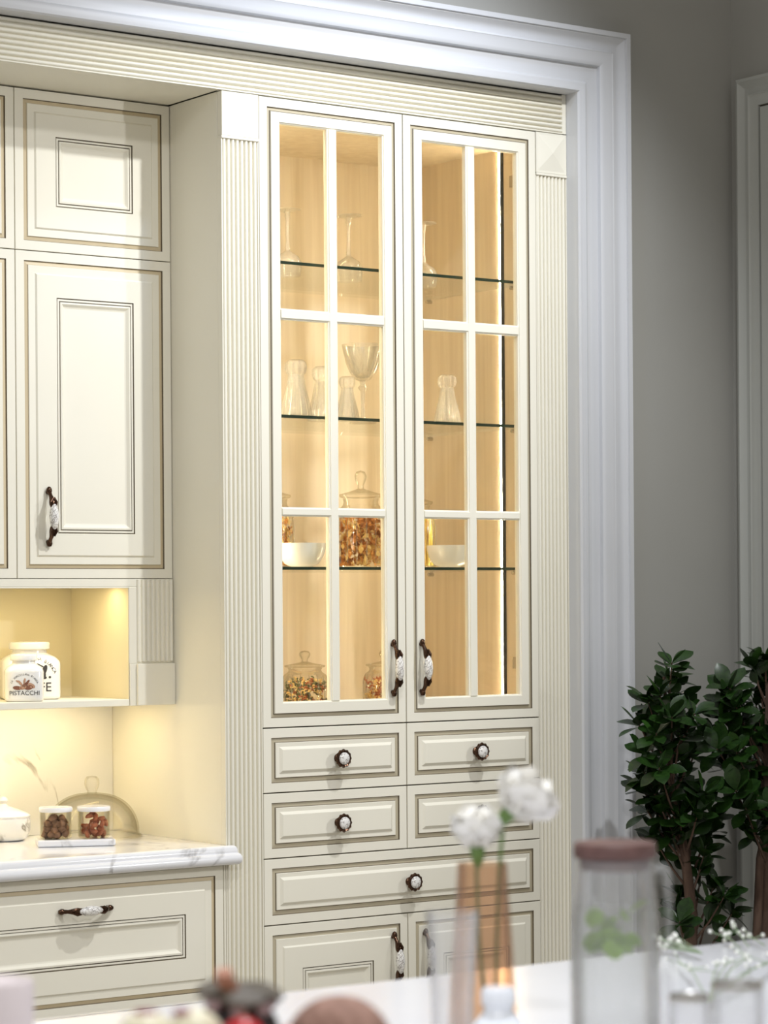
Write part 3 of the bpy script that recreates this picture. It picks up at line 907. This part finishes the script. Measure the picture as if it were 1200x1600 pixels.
for i in range(N + 1):
    u = i / N; w_ = math.sin(PI * min(1, u * .97 + .03)) ** .8 * .42 * (1 if u < 1 else 0)
    rows.append([(u, -w_, .10 * math.sin(PI * u) + .04), (u, 0, .10 * math.sin(PI * u)), (u, w_, .10 * math.sin(PI * u) + .04)])
leafm.loft(rows, closed=False)
mint_me = leafm.mesh('mint_leaf', ['mint'], 80)
sp = thing('mint_sprig', 'fresh green mint sprig floating in the water jug', 'herb', (-1.323, -2.871, 1.04), -.6257)
b = MB(); b.tube([(-.03, 0, .052), (0, -.005, .035), (.012, 0, .0)], .0016, 6); b.build('stem', 'flower_stem', sp)
rnd = random.Random(8)
for i in range(20):
    o = obj('leaf', mint_me, sp)
    o.location = (rnd.uniform(-.019, .019), rnd.uniform(-.020, .012), rnd.uniform(.0, .048))
    if o.location.z < .02: o.location.x *= .4
    o.rotation_euler = (rnd.uniform(-1.5, 1.5), rnd.uniform(-.9, .9), rnd.uniform(0, 6.3)); s_ = rnd.uniform(.027, .038); o.scale = (s_, s_, s_)

# amber vase with two white flowers
VX, VY = -1.434, -2.729
t = thing('amber_vase', 'tapering amber glass vase holding two white flowers', 'vase', (VX, VY, .9005))
facet = lambda r, a, z: r * (1 + .012 * math.cos(8 * a))
b = MB(); b.lathe([(.0001, 0), (.046, 0), (.048, .004), (.046, .05), (.041, .13), (.0355, .21), (.0335, .252)], 48, fn=facet)
b.lathe([(.0001, .014), (.040, .014), (.042, .05), (.037, .13), (.032, .21), (.0310, .252)], 48, fn=facet); b.build('glass', 'amber_glass', t, smooth=60)


def petal_mesh(cup):
    b_ = MB(); rows_ = []
    for i in range(7):
        u = i / 6; w_ = .62 * math.sin(PI * (.12 + .80 * u)) ** .7
        row = []
        for j in range(5):
            v = -1 + j / 2
            row.append((u * .95 - .12 * cup * u * u + .03 * math.sin(j * 2.1 + i) * u, v * w_, cup * u * u * .65 + .30 * v * v * (1 - .5 * u) + .05 * math.sin(3 * v + 5 * u) * u))
        rows_.append(row)
    b_.loft(rows_, closed=False)
    return b_.mesh('petal', ['petal_white'], 80)


PET = [petal_mesh(c_) for c_ in (1.25, .8, .35)]


def flower(label, base, head, axis, size, stem_pts):
    t_ = thing('white_flower', label, 'flower', base, 0, 'white flowers in the amber vase')
    b_ = MB(); b_.tube([Vector(p) - Vector(base) for p in stem_pts], .0028, 8); b_.build('stem', 'flower_stem', t_, smooth=60)
    hd = Vector(head) - Vector(base)
    q = Vector(axis).normalized().to_track_quat('Z', 'Y').to_matrix().to_4x4()
    b_ = MB(); b_.lathe([(.0028, -.026), (.006, -.020), (.0095, -.008), (.011, .004)], 14, cap1=True)
    b_.v = [tuple(q @ Vector(p) + hd) for p in b_.v]; b_.build('calyx', 'flower_stem', t_, smooth=60)
    r_ = random.Random(int(size * 1000))
    for layer, (cnt, elev, sc_) in enumerate(((5, 1.25, .85), (6, .95, 1.0), (7, .55, 1.05))):
        for i in range(cnt):
            o_ = obj('petal', PET[layer], t_)
            m_ = Matrix.Translation(hd) @ q @ Matrix.Rotation(2 * PI * i / cnt + layer * .4 + r_.uniform(-.2, .2), 4, 'Z') @ Matrix.Rotation(-elev + r_.uniform(-.12, .12), 4, 'Y') @ Matrix.Scale(size * sc_ * r_.uniform(.9, 1.1), 4)
            o_.matrix_basis = m_
    return t_


flower('lower white flower on the left of the amber vase', (VX + .004, VY - .006, .916), (VX - .006, VY + .002, 1.171), (.05, .1, 1), .050,
       [(VX + .004, VY - .006, .916), (VX - .006, VY, 1.05), (VX - .008, VY + .002, 1.152)])
flower('taller white flower leaning right over the amber vase', (VX + .012, VY - .012, .916), (VX + .029, VY - .019, 1.217), (.62, -.28, .75), .062,
       [(VX + .012, VY - .012, .916), (VX + .014, VY - .012, 1.04), (VX + .018, VY - .014, 1.14), (VX + .023, VY - .016, 1.198)])

# tall clear tumbler, small white bottle
t = thing('clear_tumbler', 'tall flared clear glass tumbler left of the amber vase', 'tumbler', (-1.588, -2.864, .9005))
ff_ = lambda r, a, z: r * (1 + .03 * math.cos(12 * a))
b = MB(); b.lathe([(.0001, 0), (.024, 0), (.0255, .004), (.0265, .10), (.0335, .212)], 60, fn=ff_); b.build('outer_wall', 'clear_glass', t, smooth=60)
b = MB(); b.lathe([(.0001, .020), (.022, .020), (.024, .10), (.0315, .212), (.0335, .212)], 48, fn=ff_); b.build('inner_wall', 'clear_glass', t, smooth=60)
t = thing('white_bottle', 'small white round-shouldered bottle between the tumbler and the amber vase', 'bottle', (-1.5665, -2.930, .9005))
b = MB(); b.lathe([(.0001, 0), (.037, 0), (.040, .004), (.040, .055), (.036, .070), (.026, .083), (.0185, .092), (.0175, .100)], 36); b.build('body', 'porcelain_cool', t, smooth=60)
b = MB(); b.lathe([(.0175, .098), (.0215, .101), (.0215, .117), (.018, .122), (.0001, .123)], 30); b.build('cap', 'porcelain_cool', t, smooth=50)


# three low glass cups with a metal rim
def glass_cup(x, y, r, h, label):
    t_ = thing('glass_cup', label, 'cup', (x, y, .9005), 0, 'low glass cups on the island')
    b_ = MB(); b_.lathe([(.0001, 0), (r * .55, 0), (r * .75, .01), (r * .97, h * .4), (r, h * .7), (r * .93, h)], 40, fn=lambda q, a, z: q * (1 + .025 * math.cos(10 * a)))
    b_.lathe([(.0001, .012), (r * .6, .016), (r * .88, h * .4), (r * .92, h * .7), (r * .87, h)], 40); b_.build('glass', 'clear_glass', t_, smooth=60)
    b_ = MB(); b_.lathe([(r * .87, h - .004), (r * .95, h - .004), (r * .96, h), (r * .93, h + .003), (r * .87, h + .002), (r * .87, h - .004)], 40); b_.build('rim', 'steel', t_, smooth=50)


glass_cup(-1.415, -3.113, .026, .117, 'low glass cup with metal rim just right of the water jug, lowest of the three')
glass_cup(-1.360, -3.140, .033, .130, 'middle low glass cup with metal rim near the right edge')
glass_cup(-1.318, -3.215, .030, .130, 'low glass cup with metal rim cut off by the right picture edge')

# baby's breath
gy = thing('gypsophila_spray', 'small spray of white gypsophila lying at the far corner of the island', 'flower', (-.66, -2.42, .9005))
rnd = random.Random(21)
st, bl = MB(), MB()
def bud(p, r): bl.lathe([(.0003, -r), (r * .8, -r * .5), (r, 0), (r * .7, r * .6), (.0003, r)], 6, tuple(p))
root = Vector((-.30, -.24, .012))
for i in range(7):
    e = Vector((rnd.uniform(-.12, .18), rnd.uniform(-.06, .14), rnd.uniform(.008, .025)))
    mid = root.lerp(e, .5) + Vector((0, 0, .012))
    st.tube([root, mid, e], .0011, 5)
    for k in range(4):
        q = mid.lerp(e, rnd.uniform(.2, 1)); tip = q + Vector((rnd.uniform(-.035, .035), rnd.uniform(-.035, .035), rnd.uniform(.002, .012))); tip.z = max(.007, tip.z)
        st.tube([q, tip], .0007, 4); bud(tip, rnd.uniform(.0025, .0042))
for sx in (.205, .225, .262):
    e = Vector((sx, .26, .024 + .010 * math.sin(sx * 90))); q0 = Vector((sx - .05, .17, .010)); st.tube([q0, e], .0011, 5); bud(e, .0055)
    for k in range(3):
        tip = e + Vector((rnd.uniform(-.03, .02), rnd.uniform(-.02, .02), rnd.uniform(-.012, .010))); st.tube([e.lerp(q0, .3), tip], .0008, 4); bud(tip, .004)
for k in range(9):
    q = Vector((.060 + rnd.uniform(-.022, .022), .25 + rnd.uniform(-.02, .02), .022 + rnd.uniform(-.012, .016))); st.tube([Vector((.05, .15, .012)), q], .0009, 4); bud(q, .0062)
st.build('stems', 'sprig_green', gy)
tag(bl.build('blossoms', 'blossom', gy, smooth=60), kind='stuff')

# fruit bowl with fruit, lower left
FB = Vector((-2.17, -3.31, .9005))
t = thing('fruit_bowl', 'footed white bowl under the fruit at the bottom left', 'bowl', FB)
b = MB(); b.lathe([(.0001, 0), (.07, 0), (.072, .006), (.03, .014), (.025, .03), (.06, .045), (.13, .062), (.165, .085), (.163, .089), (.13, .070), (.06, .054), (.0001, .050)], 56); b.build('bowl', 'porcelain', t, smooth=50)


def fruit(name, label, cat, loc, prof_, n, mname, fn=None, rot=(0, 0, 0), group='fruit in the bowl'):
    t_ = thing(name, label, cat, loc, 0, group); t_.rotation_euler = rot
    b_ = MB(); b_.lathe(prof_, n, fn=fn); b_.build('flesh', mname, t_, smooth=60)
    return t_


def ball(r, k=1.0, n=12): return [(max(.0003, r * math.sin(PI * i / n)), -r * k * math.cos(PI * i / n)) for i in range(n + 1)]


m_ = fruit('mangosteen', 'dark purple mangosteen with leathery cap and short stem', 'fruit', (-2.157, -3.252, 1.066), ball(.044, .95), 28, 'mangosteen', rot=(.12, -.06, .5))
b = MB()
for i in range(4):
    a = i * PI / 2 + .6
    ca, sa = math.cos(a), math.sin(a)
    ring = []
    for k in range(9):
        u = -1 + k / 4
        ring.append((ca * (.030 + .014 * (1 - u * u)) - sa * u * .026, sa * (.030 + .014 * (1 - u * u)) + ca * u * .026, .049 - .004 * (1 - u * u)))
    low = [(x, y, z - .005) for x, y, z in ring]
    b.add([(0, 0, .053)] + ring + [(0, 0, .045)] + low, [(0, k + 1, k + 2) for k in range(8)] + [(10, k + 12, k + 11) for k in range(8)] + [(k + 1, k + 2, k + 12, k + 11) for k in range(8)])
b.build('cap_leaves', 'calyx', m_, smooth=40)
b = MB()
for i in range(7):
    a = 2 * PI * i / 7
    b.lathe(ball(.0085, .9, 8), 10, (.031 * math.cos(a), .031 * math.sin(a), .035))
b.build('sepals', 'calyx_pale', m_, smooth=60)
b = MB(); b.tube([(-.012, .004, .048), (-.024, .006, .062), (-.026, .006, .070)], [.009, .0095, .009], 10); b.build('stem', 'stub', m_, smooth=60)
m_ = fruit('mangosteen', 'second dark mangosteen half hidden behind the capped one', 'fruit', (-2.098, -3.178, 1.036), ball(.034, .95), 24, 'mangosteen')
b = MB(); b.lathe([(.0005, .036), (.020, .034), (.024, .030), (.012, .026)], 8); b.build('cap_leaves', 'calyx', m_, smooth=40)
for lab, loc, r in (('larger red fruit in front of the mangosteen', (-2.213, -3.351, 1.078), .024), ('smaller red fruit right of the larger red one', (-2.172, -3.365, 1.068), .021)):
    m_ = fruit('red_fruit', lab, 'fruit', loc, ball(r), 20, 'fruit_red')
    b = MB(); b.tube([(0, 0, r * .95), (.002, .002, r * 1.15)], .0015, 6); b.build('stem', 'stub', m_)
seg = lambda r, a, z: r * (1 - .10 * abs(math.cos(2.5 * a)) ** 6)
m_ = fruit('peeled_fruit', 'cream segmented peeled fruit at the far left of the bowl', 'fruit', (-2.287, -3.292, 1.080), ball(.031, .92), 40, 'fruit_cream', seg)
b = MB(); b.lathe([(.0003, .0293), (.010, .0285), (.013, .025)], 12); b.build('skin_patch', 'fruit_maroon', m_, smooth=60)
m_ = fruit('peeled_fruit', 'cream segmented peeled fruit beside the mangosteen', 'fruit', (-2.247, -3.316, 1.081), ball(.029, .98), 40, 'fruit_cream', seg)
b = MB(); b.lathe([(.0003, .0290), (.010, .0282), (.013, .025)], 12, (-.008, .004, -.001)); b.build('skin_patch', 'fruit_maroon', m_, smooth=60)
m_ = fruit('brown_fruit', 'big rough brown rounded fruit right of the mangosteen', 'fruit', (-2.046, -3.273, 1.046), ball(.056, .93, 16), 36, 'fruit_brown', lambda r, a, z: r * (1 + .02 * math.sin(3 * a) + .012 * math.sin(11 * a + z * 90)))
b = MB(); b.tube([(.0, .0, -.050), (0, 0, -.055)], .006, 8); b.build('stem_scar', 'stub', m_)
# supporting fruit lower in the bowl, seen only from higher up
for lab, loc, r in (('red fruit low in the bowl under the mangosteen', (-2.165, -3.30, .992), .032), ('red fruit low in the bowl under the peeled fruit', (-2.262, -3.30, 1.019), .030),
                    ('red fruit low at the right of the bowl', (-2.10, -3.30, .992), .030)):
    m_ = fruit('red_fruit', lab, 'fruit', loc, ball(r), 16, 'fruit_red')

t = thing('pillar_candle', 'pale pink cylindrical candle at the left bottom corner', 'candle', (-2.172, -2.750, .9005))
b = MB(); b.lathe([(.0001, 0), (.046, 0), (.047, .003), (.047, .160), (.045, .165), (.040, .1655), (.034, .160), (.0001, .157)], 44); b.build('wax', 'candle', t, smooth=40)
b = MB(); b.tube([(0, 0, .156), (.001, 0, .172)], .001, 6); b.build('wick', 'print_black', t)

# ------------------------------------------------------------------ ficus trees
W1 = [(-0.099, -0.047, 1.339), (-0.054, 0.008, 1.292), (-0.119, -0.023, 1.255), (-0.005, 0.019, 1.234), (-0.123, 0.023, 1.237), (-0.128, -0.078, 1.198), (-0.057, -0.088, 1.204), (-0.122, 0.061, 1.176), (-0.153, -0.043, 1.155), (-0.074, -0.048, 1.144), (0.129, 0.089, 1.132), (-0.154, -0.005, 1.103), (-0.026, 0.061, 1.095), (0.007, -0.004, 1.088), (-0.138, 0.025, 1.05), (-0.161, -0.063, 1.064), (-0.014, 0.024, 1.028), (-0.114, 0.066, 1.008), (-0.119, 0.004, 0.991), (-0.024, 0.043, 0.976), (0.027, 0.031, 0.982), (-0.016, -0.078, 0.991), (-0.109, 0.046, 0.945), (-0.079, 0.016, 0.937), (-0.065, -0.036, 0.931), (-0.045, -0.084, 0.942), (0.145, 0.066, 0.913), (-0.065, -0.005, 0.886), (0.045, 0.039, 0.877), (0.142, 0.068, 0.87), (-0.09, 0.039, 0.868), (0.055, 0.076, 0.831), (0.037, -0.019, 0.822), (0.093, 0.054, 0.76), (0.08, -0.01, 0.732), (0.037, 0.078, 0.71), (0.011, 0.068, 0.669), (-0.101, -0.072, 0.657), (0.067, -0.066, 0.712), (0.111, -0.051, 0.664), (0.155, 0.084, 0.675)]
W2 = [(-0.131, -0.011, 1.267), (-0.122, 0.023, 1.231), (-0.131, -0.036, 1.216), (-0.147, 0.001, 1.19), (-0.093, -0.021, 1.171), (-0.146, -0.027, 1.139), (-0.021, 0.015, 1.324), (0.027, 0.015, 1.341), (0.058, 0.073, 1.287), (0.055, 0.033, 1.261), (0.049, 0.077, 1.225), (0.085, 0.064, 1.198), (0.035, 0.088, 1.128), (0.028, 0.031, 1.139), (-0.155, -0.061, 1.098), (0.036, 0.065, 1.076), (0.103, 0.084, 1.055), (-0.077, 0.073, 1.054), (-0.063, 0.012, 1.039), (0.034, 0.038, 1.016), (-0.005, -0.052, 1.135), (0.119, 0.06, 1.303), (0.097, 0.013, 1.234), (0.043, -0.039, 1.046), (-0.174, -0.079, 0.997), (0.022, 0.064, 0.963), (0.094, 0.088, 0.958), (-0.135, -0.074, 0.949), (0.048, 0.054, 0.909), (-0.044, -0.016, 0.875), (-0.029, -0.063, 0.938), (-0.203, -0.037, 1.107), (0.104, 0.048, 0.977), (0.174, 0.067, 1.142)]


def leaf_mesh(mname, curl, wid):
    b_ = MB(); rows_ = []
    for i in range(8):
        u = i / 7
        w_ = wid * (math.sin(PI * u ** 1.35) ** .75 if 0 < u < 1 else .02)
        z_ = curl * u * u
        rows_.append([(u, -w_, z_ + .05 * w_ / wid), (u, 0, z_), (u, w_, z_ + .05 * w_ / wid)])
    b_.loft(rows_, closed=False)
    return b_.mesh('leaf', [mname], 80)


LEAVES = [leaf_mesh('leaf', -.18, .30), leaf_mesh('leaf', .10, .33), leaf_mesh('leaf', -.30, .28), leaf_mesh('leaf_young', .08, .28)]


LEAF_PTS = [tuple(v.co) for v in LEAVES[0].vertices]
LEAF_FACES = [tuple(p.vertices) for p in LEAVES[0].polygons]


def ficus(label, x, y, whorls, tops, lean, seed):
    rnd_ = random.Random(seed)
    t_ = thing('ficus_tree', label, 'plant', (x, y, 0), 0, 'potted ficus trees by the grey wall')
    b_ = MB(); b_.lathe([(.0001, 0), (.12, 0), (.125, .01), (.155, .30), (.16, .30), (.16, .32), (.145, .32), (.142, .285), (.0001, .285)], 40); b_.build('pot', 'pot', t_, smooth=40)
    b_ = MB(); b_.lathe([(.0001, .292), (.141, .286)], 24); b_.build('soil', 'soil', t_)
    b_ = MB()
    trunk = [Vector((0, 0, .28)), Vector((.004, 0, .5)), Vector((.012, .002, .66)), Vector((.012 + lean * .3, 0, .82)), Vector((lean * .7, 0, 1.0)), Vector((lean, 0, tops))]
    b_.tube(trunk, [.020, .017, .0155, .013, .009, .004], 10)
    if seed == 2:
        b_.tube([(-.03, .01, .28), (-.028, .0, .55), (-.008, .002, .80), (.02, 0, .92)], [.014, .013, .012, .008], 8)
        b_.tube([(.03, -.01, .28), (.022, -.012, .6), (.018, -.004, .86)], [.014, .012, .010], 8)
    b_.build('trunk', 'bark', t_, smooth=60)
    b_ = MB(); inner = MB()
    for wv in whorls:
        p = Vector(wv)
        zt_ = max(.48, p.z - .10 - abs(p.x) * .5)
        k = 0
        while k < len(trunk) - 2 and trunk[k + 1].z < zt_: k += 1
        q = trunk[k].lerp(trunk[k + 1], min(1, max(0, (zt_ - trunk[k].z) / (trunk[k + 1].z - trunk[k].z))))
        b_.tube([q, q.lerp(p, .55) + Vector((0, 0, -.008)), p], [.0042, .003, .0018], 5)
        out = Vector((p.x - q.x, p.y, .0)) * 3.2 + Vector((0, -.15, .75))
        ax = out.normalized()
        s1 = ax.cross(Vector((0, 1, .2))).normalized(); s2 = ax.cross(s1)
        for i in range(5):                     # small shaded leaves further down the twig
            c_ = q.lerp(p, rnd_.uniform(.45, .95)); a = rnd_.uniform(0, 6.28); el = rnd_.uniform(.5, 1.4)
            d_ = (ax * math.cos(el) + (s1 * math.cos(a) + s2 * math.sin(a)) * math.sin(el)).normalized()
            sd = d_.cross(Vector((rnd_.uniform(-1, 1), -1, 1))).normalized(); nr = d_.cross(sd); L = rnd_.uniform(.045, .062)
            inner.add([c_ + (d_ * v[0] + sd * v[1] + nr * v[2]) * L for v in LEAF_PTS], LEAF_FACES)
        n_ = rnd_.choice((7, 7, 8)) if len(whorls) < 36 else 7
        for i in range(n_):
            a = i * 2.4 + rnd_.uniform(-.3, .3)
            el = .35 + 1.15 * (1 - i / n_) + rnd_.uniform(-.15, .15)
            d_ = (ax * math.cos(el) + (s1 * math.cos(a) + s2 * math.sin(a)) * math.sin(el)).normalized()
            nrm = (ax * math.sin(el) - (s1 * math.cos(a) + s2 * math.sin(a)) * math.cos(el)).normalized()
            side = nrm.cross(d_)
            L = rnd_.uniform(.057, .077)
            mt = Matrix((d_, side, nrm)).transposed().to_4x4()
            o_ = obj('leaf', LEAVES[3] if (i >= n_ - 2 and rnd_.random() < .35) else LEAVES[rnd_.randrange(3)], t_)
            o_.matrix_basis = Matrix.Translation(p - ax * .012 * (n_ - i) / n_) @ mt @ Matrix.Scale(L, 4)
    b_.build('branches', 'bark', t_, smooth=60)
    tag(inner.build('inner_foliage', 'leaf', t_, smooth=80), kind='stuff')


ficus('leafy dark green ficus tree in front of the white moulding and grey wall', 1.15, -.32, W1, 1.30, -.085, 1)
ficus('ficus tree in the corner by the door frame with several twisted trunks', 1.385, -.36, W2, 1.28, .02, 2)
